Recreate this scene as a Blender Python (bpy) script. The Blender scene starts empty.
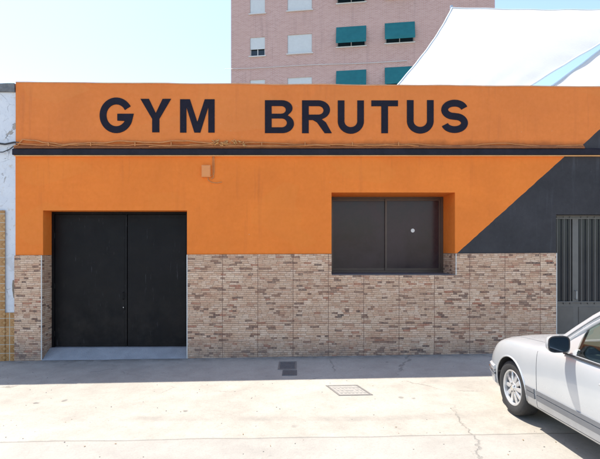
import bpy, bmesh, math, random
from mathutils import Vector, Matrix, noise
from mathutils.bvhtree import BVHTree
random.seed(7)
R = math.radians
sc = bpy.context.scene
COL = sc.collection

# ------------------------------------------------------------------ camera numbers
F, XC, HY, S0 = 480.0, 300.0, 250.0, 55.0        # focal px, centre column, horizon row (600 px frame), px per metre on facade
D = F / S0
CH = 1.93
def X(px, y=0.0): return (px - XC) * (D + y) / F
def Z(py, y=0.0): return CH + (HY - py) * (D + y) / F
SL = 0.0155
YS = .026
def gz(x, y=0.): return SL * max(-9.0, min(9.0, x)) + YS * max(-12., min(0., y))

# ------------------------------------------------------------------ object helpers
def tag(o, label=None, cat=None, group=None, kind=None):
    if label: o['label'] = label
    if cat: o['category'] = cat
    if group: o['group'] = group
    if kind: o['kind'] = kind
    return o
def empty(name, loc, label, cat, group=None):
    o = bpy.data.objects.new(name, None); COL.objects.link(o); o.location = loc
    o.empty_display_size = .2
    return tag(o, label, cat, group)
def wloc(o):
    v = Vector((0, 0, 0))
    while o: v += o.location; o = o.parent
    return v
def obj(name, bm, mats, parent=None, smooth=False, loc=None):
    """bm in world coordinates; object origin at its parent's origin (or at loc)"""
    me = bpy.data.meshes.new(name)
    off = wloc(parent) if parent else Vector((0, 0, 0))
    l = Vector(loc) - off if loc is not None else Vector((0, 0, 0))
    for v in bm.verts: v.co -= off + l
    bmesh.ops.recalc_face_normals(bm, faces=bm.faces)
    bm.to_mesh(me); bm.free()
    if not isinstance(mats, (list, tuple)): mats = [mats]
    for m in mats: me.materials.append(m)
    if smooth:
        for p in me.polygons: p.use_smooth = True
    o = bpy.data.objects.new(name, me); COL.objects.link(o)
    if parent: o.parent = parent
    o.location = l
    return o
def B(): return bmesh.new()
def box(bm, x0, x1, y0, y1, z0, z1, bev=0.0, mat=0):
    r = bmesh.ops.create_cube(bm, size=1.0)
    for v in r['verts']:
        v.co = Vector(((x0+x1)/2 + v.co.x*(x1-x0), (y0+y1)/2 + v.co.y*(y1-y0), (z0+z1)/2 + v.co.z*(z1-z0)))
    fs = set(f for v in r['verts'] for f in v.link_faces)
    for f in fs: f.material_index = mat
    if bev > 0:
        es = list(set(e for v in r['verts'] for e in v.link_edges))
        bmesh.ops.bevel(bm, geom=es, offset=bev, segments=2, affect='EDGES', profile=.6)
    return bm
def tube(bm, pts, r, n=8, cap=True, mat=0):
    pts = [Vector(p) for p in pts]
    rr = r if isinstance(r, (list, tuple)) else [r]*len(pts)
    rings = []
    up = None
    for i, p in enumerate(pts):
        t = (pts[min(i+1, len(pts)-1)] - pts[max(i-1, 0)]).normalized()
        if up is None: up = Vector((0, 0, 1)) if abs(t.z) < .9 else Vector((1, 0, 0))
        a = t.cross(up).normalized(); b = a.cross(t).normalized(); up = b
        rings.append([bm.verts.new(p + (a*math.cos(2*math.pi*k/n) + b*math.sin(2*math.pi*k/n))*rr[i]) for k in range(n)])
    for i in range(len(rings)-1):
        for k in range(n):
            f = bm.faces.new((rings[i][k], rings[i][(k+1) % n], rings[i+1][(k+1) % n], rings[i+1][k])); f.material_index = mat
    if cap:
        bm.faces.new(rings[0][::-1]).material_index = mat; bm.faces.new(rings[-1]).material_index = mat
    return bm
def lathe(bm, prof, M, n=48, close=False, mat=0):
    """prof: (radius, axial) pairs; axis local x, mapped by M"""
    rings = [[bm.verts.new(M @ Vector((a, r*math.cos(2*math.pi*k/n), r*math.sin(2*math.pi*k/n)))) for k in range(n)] for r, a in prof]
    m = len(rings)
    for i in range(m if close else m-1):
        for k in range(n):
            f = bm.faces.new((rings[i][k], rings[(i+1) % m][k], rings[(i+1) % m][(k+1) % n], rings[i][(k+1) % n])); f.material_index = mat
    if not close:
        for ring in (rings[0], rings[-1]):
            bm.faces.new(ring).material_index = mat
    return bm
def holed(bm, x0, x1, z0, z1, holes, y0, y1, step=None):
    """wall slab with rectangular openings"""
    xs = {x0, x1}; zs = {z0, z1}
    for h in holes:
        xs |= {max(x0, min(x1, h[0])), max(x0, min(x1, h[1]))}; zs |= {max(z0, min(z1, h[2])), max(z0, min(z1, h[3]))}
    if step:
        k = x0
        while k < x1: xs.add(k); k += step
    xs = sorted(xs); zs = sorted(zs)
    def solid(i, j):
        if i < 0 or j < 0 or i >= len(xs)-1 or j >= len(zs)-1: return False
        cx, cz = (xs[i]+xs[i+1])/2, (zs[j]+zs[j+1])/2
        return not any(h[0] < cx < h[1] and h[2] < cz < h[3] for h in holes)
    V = {}
    def v(i, j, y):
        k = (i, j, y)
        if k not in V: V[k] = bm.verts.new((xs[i], y, zs[j]))
        return V[k]
    for i in range(len(xs)-1):
        for j in range(len(zs)-1):
            if not solid(i, j): continue
            for y in (y0, y1): bm.faces.new((v(i, j, y), v(i+1, j, y), v(i+1, j+1, y), v(i, j+1, y)))
            if not solid(i-1, j): bm.faces.new((v(i, j, y0), v(i, j+1, y0), v(i, j+1, y1), v(i, j, y1)))
            if not solid(i+1, j): bm.faces.new((v(i+1, j, y0), v(i+1, j+1, y0), v(i+1, j+1, y1), v(i+1, j, y1)))
            if not solid(i, j-1): bm.faces.new((v(i, j, y0), v(i+1, j, y0), v(i+1, j, y1), v(i, j, y1)))
            if not solid(i, j+1): bm.faces.new((v(i, j+1, y0), v(i+1, j+1, y0), v(i+1, j+1, y1), v(i, j+1, y1)))
    return bm

# ------------------------------------------------------------------ node helpers
class NT:
    def __init__(s, name):
        s.m = bpy.data.materials.new(name); s.m.use_nodes = True
        s.t = s.m.node_tree; s.n = s.t.nodes; s.l = s.t.links
        s.p = s.n['Principled BSDF']; s._tc = None
    def nd(s, typ, **kw):
        n = s.n.new(typ)
        for k, v in kw.items(): setattr(n, k, v)
        return n
    def set(s, inp, v):
        if hasattr(v, 'is_output'): s.l.new(v, inp)
        elif isinstance(v, (tuple, list)) and len(v) == 3 and inp.type == 'RGBA': inp.default_value = (*v, 1)
        else: inp.default_value = v
    def tc(s):
        if s._tc is None: s._tc = s.nd('ShaderNodeTexCoord').outputs['Object']
        return s._tc
    def math(s, op, a, b=0.0, c=None, clamp=False):
        n = s.nd('ShaderNodeMath', operation=op, use_clamp=clamp)
        s.set(n.inputs[0], a); s.set(n.inputs[1], b)
        if c is not None: s.set(n.inputs[2], c)
        return n.outputs[0]
    def sep(s, v=None):
        n = s.nd('ShaderNodeSeparateXYZ'); s.set(n.inputs[0], v if v is not None else s.tc()); return n.outputs
    def comb(s, x=0., y=0., z=0.):
        n = s.nd('ShaderNodeCombineXYZ')
        for i, q in enumerate((x, y, z)): s.set(n.inputs[i], q)
        return n.outputs[0]
    def scale(s, vec, v3):
        n = s.nd('ShaderNodeVectorMath', operation='MULTIPLY'); s.set(n.inputs[0], vec); n.inputs[1].default_value = v3; return n.outputs[0]
    def noise(s, sc_, det=4., rough=.55, vec=None, dist=0., col=False):
        n = s.nd('ShaderNodeTexNoise'); s.set(n.inputs['Vector'], vec if vec is not None else s.tc())
        n.inputs['Scale'].default_value = sc_; n.inputs['Detail'].default_value = det
        n.inputs['Roughness'].default_value = rough; n.inputs['Distortion'].default_value = dist
        return n.outputs['Color' if col else 'Fac']
    def voro(s, sc_, feat='F1', vec=None, out='Distance', rnd=1.):
        n = s.nd('ShaderNodeTexVoronoi', feature=feat); s.set(n.inputs['Vector'], vec if vec is not None else s.tc())
        n.inputs['Scale'].default_value = sc_; n.inputs['Randomness'].default_value = rnd
        return n.outputs[out]
    def white(s, vec):
        n = s.nd('ShaderNodeTexWhiteNoise', noise_dimensions='3D'); s.set(n.inputs['Vector'], vec); return n.outputs
    def ramp(s, fac, stops, interp='LINEAR'):
        n = s.nd('ShaderNodeValToRGB'); s.set(n.inputs[0], fac); cr = n.color_ramp; cr.interpolation = interp
        while len(cr.elements) < len(stops): cr.elements.new(.5)
        for e, (p, c) in zip(cr.elements, stops):
            e.position = p; e.color = (*c, 1) if isinstance(c, (tuple, list)) else (c, c, c, 1)
        return n.outputs[0]
    def mapr(s, v, a, b, c=0., d=1., smooth=False):
        n = s.nd('ShaderNodeMapRange', interpolation_type='SMOOTHSTEP' if smooth else 'LINEAR')
        s.set(n.inputs[0], v)
        for i, q in enumerate((a, b, c, d)): n.inputs[i+1].default_value = q
        return n.outputs[0]
    def mix(s, f, a, b, mode='MIX'):
        n = s.nd('ShaderNodeMix', data_type='RGBA', blend_type=mode)
        s.set(n.inputs['Factor'], f)
        s.set(n.inputs[6], a); s.set(n.inputs[7], b)
        return n.outputs[2]
    def bump(s, h, dist=.01, strength=1., prev=None):
        n = s.nd('ShaderNodeBump'); n.inputs['Strength'].default_value = strength; n.inputs['Distance'].default_value = dist
        s.set(n.inputs['Height'], h)
        if prev is not None: s.set(n.inputs['Normal'], prev)
        return n.outputs[0]
    def out(s, col=None, rough=None, normal=None, metal=None, **kw):
        if col is not None: s.set(s.p.inputs['Base Color'], col)
        if rough is not None: s.set(s.p.inputs['Roughness'], rough)
        if normal is not None: s.set(s.p.inputs['Normal'], normal)
        if metal is not None: s.set(s.p.inputs['Metallic'], metal)
        for k, v in kw.items(): s.set(s.p.inputs[k.replace('_', ' ')], v)
        return s.m

def simple(name, col, rough=.6, metal=0., var=.12, nscale=6., bump=0., bscale=60., **kw):
    t = NT(name)
    f = t.noise(nscale, 5)
    c = t.mix(f, tuple(x*(1-var) for x in col), tuple(min(1, x*(1+var)) for x in col))
    nrm = t.bump(t.noise(bscale, 4), bump) if bump else None
    return t.out(c, t.mapr(t.noise(nscale*2.3, 3), .3, .7, max(0, rough-.06), min(1, rough+.06)), nrm, metal, **kw)

M = {}
ORANGE = (.84, .215, .028); ORANGE_LOW_BOUNCE = (.77, .213, .042); NAVY = (.031, .029, .031)
def paint_wall(name, base, offs, dark_only=False):
    t = NT(name)
    x, y, z = t.sep()
    big = t.noise(.9, 5, .6, dist=.4); fine = t.noise(14, 5, .6)
    c = t.mix(t.mapr(big, .3, .7), tuple(q*.90 for q in base), tuple(min(.95, q*1.06) for q in base))
    c = t.mix(t.mapr(fine, .35, .75, 0, .22), c, tuple(q*.72 for q in base))
    # roller patches and touch-ups: flat rectangles of slightly different paint
    vec = t.comb(t.math('ADD', t.math('MULTIPLY', x, .8), t.math('MULTIPLY', y, .8)), 0, t.math('MULTIPLY', z, 1.3))
    w = t.voro(1.1, 'F1', vec=vec, out='Color')
    c = t.mix(t.mapr(t.sep(w)[0], .55, 1., 0, .22), c, (base[0]*.93, base[1]*1.18, base[2]*1.5))
    # drip streaks of rusty dirt below the ledge / parapet top
    st = t.noise(1., 4, .6, vec=t.scale(t.tc(), (7.5, 7.5, .55)))
    stm = t.math('MULTIPLY', t.mapr(st, .55, .80), t.mapr(t.noise(.7, 2), .4, .62))
    c = t.mix(t.math('MULTIPLY', stm, .38), c, (base[0]*.50, base[1]*.45, base[2]*.5+.01))
    # hairline cracks
    ck = t.voro(1.3, 'DISTANCE_TO_EDGE', vec=t.mix(.16, t.tc(), t.noise(3., 5, col=True)))
    ckm = t.math('MULTIPLY', t.mapr(ck, .0, .004, 1, 0), t.mapr(t.noise(1.4, 2), .54, .64))
    c = t.mix(t.math('MULTIPLY', ckm, .22), c, tuple(q*.5 for q in base))
    # scuffs of paler render
    sp = t.mapr(t.noise(26, 3, .7), .70, .76)
    c = t.mix(t.math('MULTIPLY', sp, .5), c, (.62, .42, .25))
    low = t.mapr(t.math('ADD', z, t.mapr(t.noise(3, 5), .3, .7, -.045, .045)), 3.83, 3.93, 1, 0)
    if offs: c = t.mix(t.math('MULTIPLY', low, .75), c, (.30, .085, .018))
    ch = t.math('MULTIPLY', t.mapr(t.noise(8, 7, .78), .665, .675), t.mapr(t.noise(.9, 2), .52, .6))
    c = t.mix(t.math('MULTIPLY', ch, .55), c, (.66, .48, .33))
    rb = t.mapr(t.noise(1., 3, .6, vec=t.scale(t.tc(), (1.2, 1.2, 7.))), .35, .7, 0, .16)
    c = t.mix(rb, c, (base[0]*.86, base[1]*.74, base[2]*.8))
    # dark painted corner with a diagonal edge
    edge = t.math('ADD', t.math('MULTIPLY', z, 1.111), 2.855 - 1.87*1.111 + offs)
    edge = t.math('ADD', edge, t.mapr(t.noise(7, 3, .5), .3, .7, -.008, .008))
    mask = t.math('GREATER_THAN', x, edge)
    nv = t.mix(t.mapr(t.noise(1.4, 5, .65), .3, .7), NAVY, tuple(q*1.55 for q in NAVY))
    nv = t.mix(t.mapr(t.noise(22, 4, .7), .62, .75, 0, .5), nv, (.10, .11, .13))
    nv = t.mix(t.math('MULTIPLY', stm, .5), nv, (.13, .135, .15))
    c = t.mix(mask, c, nv)
    h = t.math('ADD', t.math('MULTIPLY', t.noise(2.2, 4), .9), t.math('MULTIPLY', t.noise(38, 4, .65), .16))
    h = t.math('SUBTRACT', h, t.math('MULTIPLY', ckm, .06))
    return t.out(c, t.mapr(fine, .3, .7, .62, .82), t.bump(h, .022, .8), Specular_IOR_Level=.3)
M['wall'] = paint_wall('orange_wall_paint', ORANGE, 0.)
M['parapet'] = paint_wall('low_bounce_orange_parapet_paint', ORANGE_LOW_BOUNCE, .09)  # same orange paint; weaker ground bounce up here is mixed into the colour

def navy(name, col, var=.3):
    t = NT(name)
    c = t.mix(t.mapr(t.noise(5, 5, .65), .3, .7), tuple(q*(1-var) for q in col), tuple(q*(1+var) for q in col))
    c = t.mix(t.mapr(t.noise(60, 3, .7), .66, .74, 0, .5), c, (.14, .13, .13))
    return t.out(c, .6, t.bump(t.noise(45, 4), .004), Specular_IOR_Level=.2)
M['navy'] = navy('dark_blue_paint', (.016, .013, .019))
M['letter'] = navy('dark_blue_letter_paint', (.010, .008, .017), .25)

def stone():
    t = NT('stacked_stone_tile')
    x, y, z = t.sep()
    u = t.math('ADD', x, y)
    wob = t.mapr(t.noise(5, 2), .3, .7, -.006, .006)
    rz = t.math('DIVIDE', t.math('ADD', z, wob), .035)
    row = t.math('FLOOR', rz)
    rr = t.white(t.comb(row, 3.1, 0.))[0]
    bw = t.mapr(t.white(t.comb(row, 9.7, 2.))[0], 0, 1, .065, .17)
    cu = t.math('ADD', t.math('DIVIDE', u, bw), t.math('MULTIPLY', rr, 17.))
    colm = t.math('FLOOR', cu)
    rnd = t.white(t.comb(row, colm, 1.))[0]
    rnd2 = t.white(t.comb(row, colm, 5.))[0]
    base = t.ramp(rnd, [(0, (.66, .50, .35)), (.18, (.74, .60, .44)), (.38, (.80, .67, .51)), (.54, (.68, .47, .33)), (.64, (.86, .74, .59)),
                        (.82, (.46, .29, .20)), (.865, (.38, .13, .07)), (.895, (.13, .07, .05)), (.94, (.04, .028, .03))], 'CONSTANT')
    mot = t.noise(30, 5, .7)
    base = t.mix(t.mapr(mot, .36, .66, 0, .55), base, t.mix(t.mapr(t.noise(9, 3), .35, .65), (.84, .72, .58), (.50, .31, .22)))
    base = t.mix(t.mapr(t.noise(1., 4, .75, vec=t.scale(t.tc(), (30, 30, 62))), .57, .66, 0, .7), base, (.26, .15, .10))
    base = t.mix(t.mapr(t.noise(2.1, 3), .35, .7, 0, .35), base, (.60, .36, .23))
    fz = t.math('FRACT', rz); fu = t.math('FRACT', cu)
    ez = t.math('MINIMUM', fz, t.math('SUBTRACT', 1., fz))
    eu = t.math('MINIMUM', fu, t.math('SUBTRACT', 1., fu))
    gap = t.math('MAXIMUM', t.mapr(ez, .02, .11, 1, 0), t.mapr(eu, .005, .03, 1, 0))
    base = t.mix(t.math('MULTIPLY', gap, t.mapr(rnd2, .3, 1, .0, .5)), base, (.20, .125, .10))
    # tile joints
    tu = t.math('FRACT', t.math('DIVIDE', t.math('ADD', u, 10.0 - .245 + .64*2), .64)); tz = t.math('FRACT', t.math('DIVIDE', t.math('ADD', z, .03), .315))
    tj = t.math('MAXIMUM', t.mapr(t.math('MINIMUM', tu, t.math('SUBTRACT', 1., tu)), .004, .009, 1, 0),
                t.mapr(t.math('MINIMUM', tz, t.math('SUBTRACT', 1., tz)), .004, .012, .75, 0))
    base = t.mix(t.math('MULTIPLY', tj, .75), base, (.25, .13, .105))
    tn = t.white(t.comb(t.math('FLOOR', t.math('DIVIDE', t.math('ADD', u, 10.0 - .245 + .64*2), .64)), t.math('FLOOR', t.math('DIVIDE', t.math('ADD', z, .03), .315)), 3.))[0]
    base = t.mix(t.mapr(tn, 0, 1, 0, .30), base, (.42, .29, .21))
    # splash dirt and scuffing along the foot of the wall
    dirt = t.math('MULTIPLY', t.mapr(z, .0, .42, 1, 0, True), t.mapr(t.noise(4, 4, .7), .35, .7, .15, .75))
    base = t.mix(dirt, base, (.20, .175, .165))
    base = t.mix(1., base, (1., .85, .755), 'MULTIPLY')
    h = t.math('ADD', t.math('MULTIPLY', rnd2, .55), t.math('MULTIPLY', mot, .5))
    h = t.math('SUBTRACT', h, t.math('MULTIPLY', gap, .45)); h = t.math('SUBTRACT', h, t.math('MULTIPLY', tj, .6))
    return t.out(base, t.mapr(mot, .3, .7, .5, .75), t.bump(h, .016, 1.))
M['stone'] = stone()

def concrete():
    t = NT('worn_concrete_ground')
    x, y, z = t.sep()
    big = t.noise(.45, 6, .62, dist=.5); mid = t.noise(3.2, 6, .65); fine = t.noise(55, 4, .7)
    c = t.ramp(t.math('ADD', t.math('MULTIPLY', big, .55), t.math('MULTIPLY', mid, .45)), [(.34, (.28, .255, .218)), (.5, (.365, .336, .288)), (.66, (.43, .40, .345))])
    c = t.mix(t.mapr(fine, .42, .72, 0, .4), c, (.22, .215, .205))
    c = t.mix(t.mapr(t.noise(160, 2), .62, .70, 0, .5), c, (.52, .50, .47))
    # oil and gum spots
    sp = t.voro(2.3, 'F1', vec=t.mix(.1, t.tc(), t.noise(6, 3, col=True)))
    spm = t.math('MULTIPLY', t.mapr(sp, .06, .10, 1, 0), t.mapr(t.noise(.9, 2), .48, .6))
    c = t.mix(t.math('MULTIPLY', spm, .7), c, (.11, .105, .10))
    tm = t.math('ABSOLUTE', t.math('SUBTRACT', t.math('FRACT', t.math('DIVIDE', t.math('ADD', t.math('ADD', y, 20.), t.math('MULTIPLY', t.noise(.12, 1), 1.2)), 1.55)), .5))
    tm = t.math('MULTIPLY', t.mapr(tm, .03, .07, 1, 0), t.math('MULTIPLY', t.mapr(t.noise(1.4, 5, .7), .42, .62), t.math('LESS_THAN', y, -2.6)))
    c = t.mix(t.math('MULTIPLY', tm, .30), c, (.16, .15, .135))
    c = t.mix(t.mapr(t.noise(24, 5, .8), .52, .66, 0, .32), c, (.20, .185, .16))
    # cracks
    ck = t.voro(.42, 'DISTANCE_TO_EDGE', vec=t.mix(.30, t.tc(), t.noise(1.6, 6, .65, col=True)))
    ckm = t.math('MULTIPLY', t.mapr(ck, .001, .005, 1, 0), t.mapr(t.noise(.7, 2), .50, .60))
    # joints sawn across the pavement every 2.6 m, and one along it
    jx = t.math('FRACT', t.math('DIVIDE', t.math('ADD', x, 100.9), 2.6))
    j = t.mapr(t.math('ABSOLUTE', t.math('SUBTRACT', jx, .5)), .0010, .0030, 1, 0)
    j = t.math('MULTIPLY', j, 0.)
    j2 = t.mapr(t.math('ABSOLUTE', t.math('ADD', t.math('ADD', y, 3.55), t.mapr(t.noise(1.2, 3), .3, .7, -.02, .02))), .005, .016, 1, 0)
    jj = t.math('MAXIMUM', j, t.math('MAXIMUM', j2, ckm))
    c = t.mix(t.math('MULTIPLY', jj, .5), c, (.10, .095, .085))
    road = t.math('MULTIPLY', t.math('LESS_THAN', y, -3.55), .28)
    c = t.mix(road, c, (.25, .245, .24))
    # grime gathering at the foot of the wall
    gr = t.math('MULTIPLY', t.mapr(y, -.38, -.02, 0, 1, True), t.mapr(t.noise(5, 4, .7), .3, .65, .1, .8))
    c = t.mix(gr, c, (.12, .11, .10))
    h = t.math('ADD', t.math('MULTIPLY', fine, .25), t.math('MULTIPLY', mid, .5))
    h = t.math('SUBTRACT', h, t.math('MULTIPLY', jj, .6))
    return t.out(c, t.mapr(mid, .3, .7, .75, .92), t.bump(h, .012, .8), Specular_IOR_Level=.25)
M['ground'] = concrete()

def plaster():
    t = NT('flaking_white_plaster')
    x, y, z = t.sep()
    c = t.mix(t.mapr(t.noise(2.4, 5, .6), .3, .7), (.60, .62, .66), (.72, .73, .74))
    c = t.mix(t.mapr(t.noise(18, 5, .7), .55, .72, 0, .6), c, (.45, .46, .50))
    fl = t.mapr(t.noise(3.4, 6, .72, dist=.6), .585, .60)          # flaked patches down to render
    fl = t.math('MULTIPLY', fl, t.mapr(z, 2.9, 3.4, 0.25, 1))
    c = t.mix(fl, c, t.mix(t.noise(20, 4), (.30, .28, .27), (.46, .40, .33)))
    rust = t.math('MULTIPLY', t.mapr(t.noise(5, 4, .7), .56, .66), t.mapr(t.noise(1.1, 2), .5, .6))
    c = t.mix(t.math('MULTIPLY', rust, .6), c, (.45, .32, .15))
    ck = t.voro(2.2, 'DISTANCE_TO_EDGE', vec=t.mix(.25, t.tc(), t.noise(3, 5, col=True)))
    ckm = t.math('MULTIPLY', t.mapr(ck, .001, .008, 1, 0), t.mapr(t.noise(2.3, 3), .50, .60))
    c = t.mix(t.math('MULTIPLY', ckm, .6), c, (.14, .14, .15))
    h = t.math('SUBTRACT', t.math('MULTIPLY', t.noise(7, 5), .5), t.math('ADD', t.math('MULTIPLY', fl, .35), t.math('MULTIPLY', ckm, .3)))
    return t.out(c, .8, t.bump(h, .02, .9), Specular_IOR_Level=.25)
M['plaster'] = plaster()

def octile():
    t = NT('ochre_glazed_tile')
    x, y, z = t.sep()
    s_ = .172
    u = t.math('DIVIDE', t.math('ADD', x, 20.0 + .055), s_); v = t.math('DIVIDE', t.math('ADD', z, .10), .158)
    iu, iv = t.math('FLOOR', u), t.math('FLOOR', v); fu, fv = t.math('FRACT', u), t.math('FRACT', v)
    rnd = t.white(t.comb(iu, iv, 0.))[0]
    c = t.mix(rnd, (.36, .17, .05), (.48, .25, .095))
    du = t.math('ABSOLUTE', t.math('SUBTRACT', fu, .5)); dv = t.math('ABSOLUTE', t.math('SUBTRACT', fv, .5))
    dia = t.math('ADD', du, dv)
    c = t.mix(t.mapr(t.math('ABSOLUTE', t.math('SUBTRACT', dia, .30)), .02, .06, .7, 0), c, (.20, .085, .02))
    c = t.mix(t.mapr(dia, .08, .12, .6, 0), c, (.62, .50, .25))
    c = t.mix(t.mapr(t.noise(40, 4), .4, .7, 0, .35), c, (.25, .13, .04))
    g = t.mapr(t.math('MAXIMUM', du, dv), .455, .48)
    c = t.mix(g, c, (.58, .52, .40))
    h = t.math('SUBTRACT', 1., g)
    return t.out(c, t.mapr(g, 0, 1, .22, .8), t.bump(h, .004))
M['octile'] = octile()

def brickpink():
    t = NT('pink_brick_wall')
    x, y, z = t.sep()
    n = t.nd('ShaderNodeTexBrick'); t.set(n.inputs['Vector'], t.comb(x, z, 0.))
    n.inputs['Scale'].default_value = 1.; n.inputs['Brick Width'].default_value = .25; n.inputs['Row Height'].default_value = .075
    n.inputs['Mortar Size'].default_value = .010; n.inputs['Mortar Smooth'].default_value = .3
    n.inputs['Color1'].default_value = (.45, .25, .20, 1); n.inputs['Color2'].default_value = (.55, .34, .285, 1); n.inputs['Mortar'].default_value = (.60, .50, .47, 1)
    c = t.mix(t.mapr(t.noise(.5, 5, .6), .3, .7, 0, .5), n.outputs[0], (.55, .36, .30))
    c = t.mix(t.mapr(t.noise(1., 4, vec=t.scale(t.tc(), (2.5, 2.5, .2))), .55, .75, 0, .35), c, (.27, .18, .16))
    return t.out(c, .85, t.bump(n.outputs[1], .006, -.6))
M['brick'] = brickpink()
M['white_trim'] = simple('white_plastic_trim', (.62, .60, .56), .45, var=.15, nscale=9)
M['coping'] = simple('weathered_grey_cement', (.17, .175, .18), .9, var=.6, nscale=11, bump=.03, bscale=22)
M['render'] = simple('bare_brown_cement', (.27, .215, .16), .9, var=.35, nscale=14, bump=.02, bscale=40)
M['roofing'] = simple('grey_roof_screed', (.30, .29, .28), .9, var=.2, bump=.01)
M['shutter'] = simple('pale_roller_shutter', (.62, .64, .62), .5, var=.08)
M['teal'] = simple('teal_awning_canvas', (.04, .30, .33), .75, var=.2, nscale=3)
M['darkglass_far'] = simple('dark_far_glass', (.02, .03, .035), .12, var=.1)
M['black_cable'] = simple('black_cable_sheath', (.03, .03, .032), .5)
M['orange_cable'] = simple('cable_painted_over_orange', (.55, .22, .065), .55, var=.45, nscale=8, bump=.004, bscale=60)
M['tape'] = simple('yellowed_cable_tape', (.62, .31, .10), .6, var=.4, nscale=16)
M['orange_box'] = simple('orange_painted_box', (.74, .27, .075), .5, var=.1, nscale=10, bump=.003)
M['sticker'] = simple('white_sticker', (.72, .74, .72), .5, var=.05)
M['brown_metal'] = simple('brown_anodised_metal', (.095, .066, .052), .38, .4, var=.2)
M['grey_metal'] = simple('grey_painted_metal', (.135, .125, .115), .45, .2, var=.2)
M['sail'] = simple('white_shade_fabric', (.80, .80, .79), .8, var=.02, bump=.004, bscale=20)
M['sail_hem'] = simple('pale_blue_hem_webbing', (.62, .68, .70), .7, var=.05)
M['steel'] = simple('galvanised_steel', (.45, .46, .47), .4, .8, var=.15)

def garage_paint():
    t = NT('black_door_paint')
    x, y, z = t.sep()
    c = t.mix(t.mapr(t.noise(1.6, 5, .6), .3, .7), (.004, .004, .005), (.009, .008, .009))
    d = t.math('MULTIPLY', t.mapr(z, .0, 1.4, 1, 0), t.mapr(t.noise(2.5, 5, .7), .42, .75))
    c = t.mix(t.math('MULTIPLY', d, .45), c, (.055, .045, .038))
    sc_ = t.mapr(t.noise(1., 4, .7, vec=t.scale(t.tc(), (26, 26, 3.))), .64, .72)
    c = t.mix(t.math('MULTIPLY', sc_, .4), c, (.07, .07, .075))
    h = t.math('ADD', t.math('MULTIPLY', t.noise(2.4, 3), 1.), t.math('MULTIPLY', t.noise(50, 3), .04))
    return t.out(c, t.mapr(t.noise(3.5, 5, .6), .3, .7, .34, .52), t.bump(h, .02, .5), Specular_IOR_Level=.16)
M['door'] = garage_paint()

def dusty_glass(name, col, dust=(.20, .16, .16), amt=.22, rough=.10):
    t = NT(name)
    x, y, z = t.sep()
    d = t.mapr(t.noise(1.9, 6, .7, dist=.5), .36, .64, .15, 1.)
    e = t.mapr(t.noise(1., 4, .6, vec=t.scale(t.tc(), (5, 5, .9))), .5, .8, 0, .3)
    k = t.math('MULTIPLY', t.math('ADD', d, e), amt)
    c = t.mix(k, col, dust)
    return t.out(c, t.math('ADD', t.math('MULTIPLY', k, .5), rough), t.bump(t.noise(1.3, 2), .006, .3), Specular_IOR_Level=.32)
M['pane'] = dusty_glass('dusty_dark_window_glass', (.028, .015, .018), (.13, .080, .085))
M['pane2'] = dusty_glass('dark_door_glass', (.02, .022, .026), (.10, .11, .12), .12)

def car_paint():
    t = NT('silver_white_car_paint')
    c = t.mix(t.mapr(t.noise(3, 4), .3, .7), (.52, .545, .565), (.56, .58, .595))
    x, y, z = t.sep()
    d = t.math('MULTIPLY', t.mapr(z, .15, .55, 1, 0), t.mapr(t.noise(7, 5, .7), .35, .7, .1, .5))
    c = t.mix(d, c, (.33, .30, .27))
    return t.out(c, t.math('ADD', .27, t.math('MULTIPLY', d, .4)), None, .35, Coat_Weight=.6, Coat_Roughness=.04)
M['car'] = car_paint()
M['rubber'] = simple('tyre_rubber', (.028, .028, .029), .75, var=.3, nscale=20, bump=.004, bscale=120)
M['alloy'] = simple('alloy_wheel_metal', (.62, .62, .62), .32, .6, var=.06)
M['black_plastic'] = simple('black_plastic', (.03, .03, .032), .5)
M['grey_plastic'] = simple('grey_rub_strip', (.16, .165, .175), .5, var=.1)
M['chrome'] = simple('chrome', (.75, .75, .75), .1, 1., var=.02)
M['interior'] = simple('grey_upholstery', (.13, .14, .13), .8, var=.15, bump=.003)
M['interior2'] = simple('pale_seat_fabric', (.34, .37, .34), .85, var=.1, bump=.003)
M['seam'] = simple('panel_gap', (.10, .10, .105), .8)
M['mirror'] = simple('mirror_glass', (.14, .17, .21), .05, 1., var=.02)
M['lamp_glass'] = simple('headlamp_glass', (.55, .57, .58), .08, .6, var=.1)
M['amber'] = simple('indicator_lens', (.60, .22, .03), .15, 0., var=.1)
M['red'] = simple('red_tail_lens', (.35, .015, .012), .15, 0., var=.1)
def glass(name, tint, f0=.06):
    t = NT(name); t.n.remove(t.p)
    tr = t.nd('ShaderNodeBsdfTransparent'); tr.inputs[0].default_value = (*tint, 1)
    gl = t.nd('ShaderNodeBsdfGlossy'); gl.inputs['Roughness'].default_value = .03
    fr = t.nd('ShaderNodeFresnel'); fr.inputs[0].default_value = 1.5
    mx = t.nd('ShaderNodeMixShader'); t.l.new(t.math('ADD', fr.outputs[0], f0), mx.inputs[0]); t.l.new(tr.outputs[0], mx.inputs[1]); t.l.new(gl.outputs[0], mx.inputs[2])
    t.l.new(mx.outputs[0], t.n['Material Output'].inputs[0])
    return t.m
M['car_glass'] = glass('green_tinted_car_glass', (.50, .58, .55))

# ================================================================== SETTING: ground
bm = B()
xs = [-150, -40, -9, 0, 9, 40, 150]; ys = [-150, -40, -12, 0, 12, 60, 300]
vv = [[bm.verts.new((x, y, gz(x, y))) for y in ys] for x in xs]
for i in range(len(xs)-1):
    for j in range(len(ys)-1): bm.faces.new((vv[i][j], vv[i+1][j], vv[i+1][j+1], vv[i][j+1]))
tag(obj('ground', bm, M['ground']), kind='structure')

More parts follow.
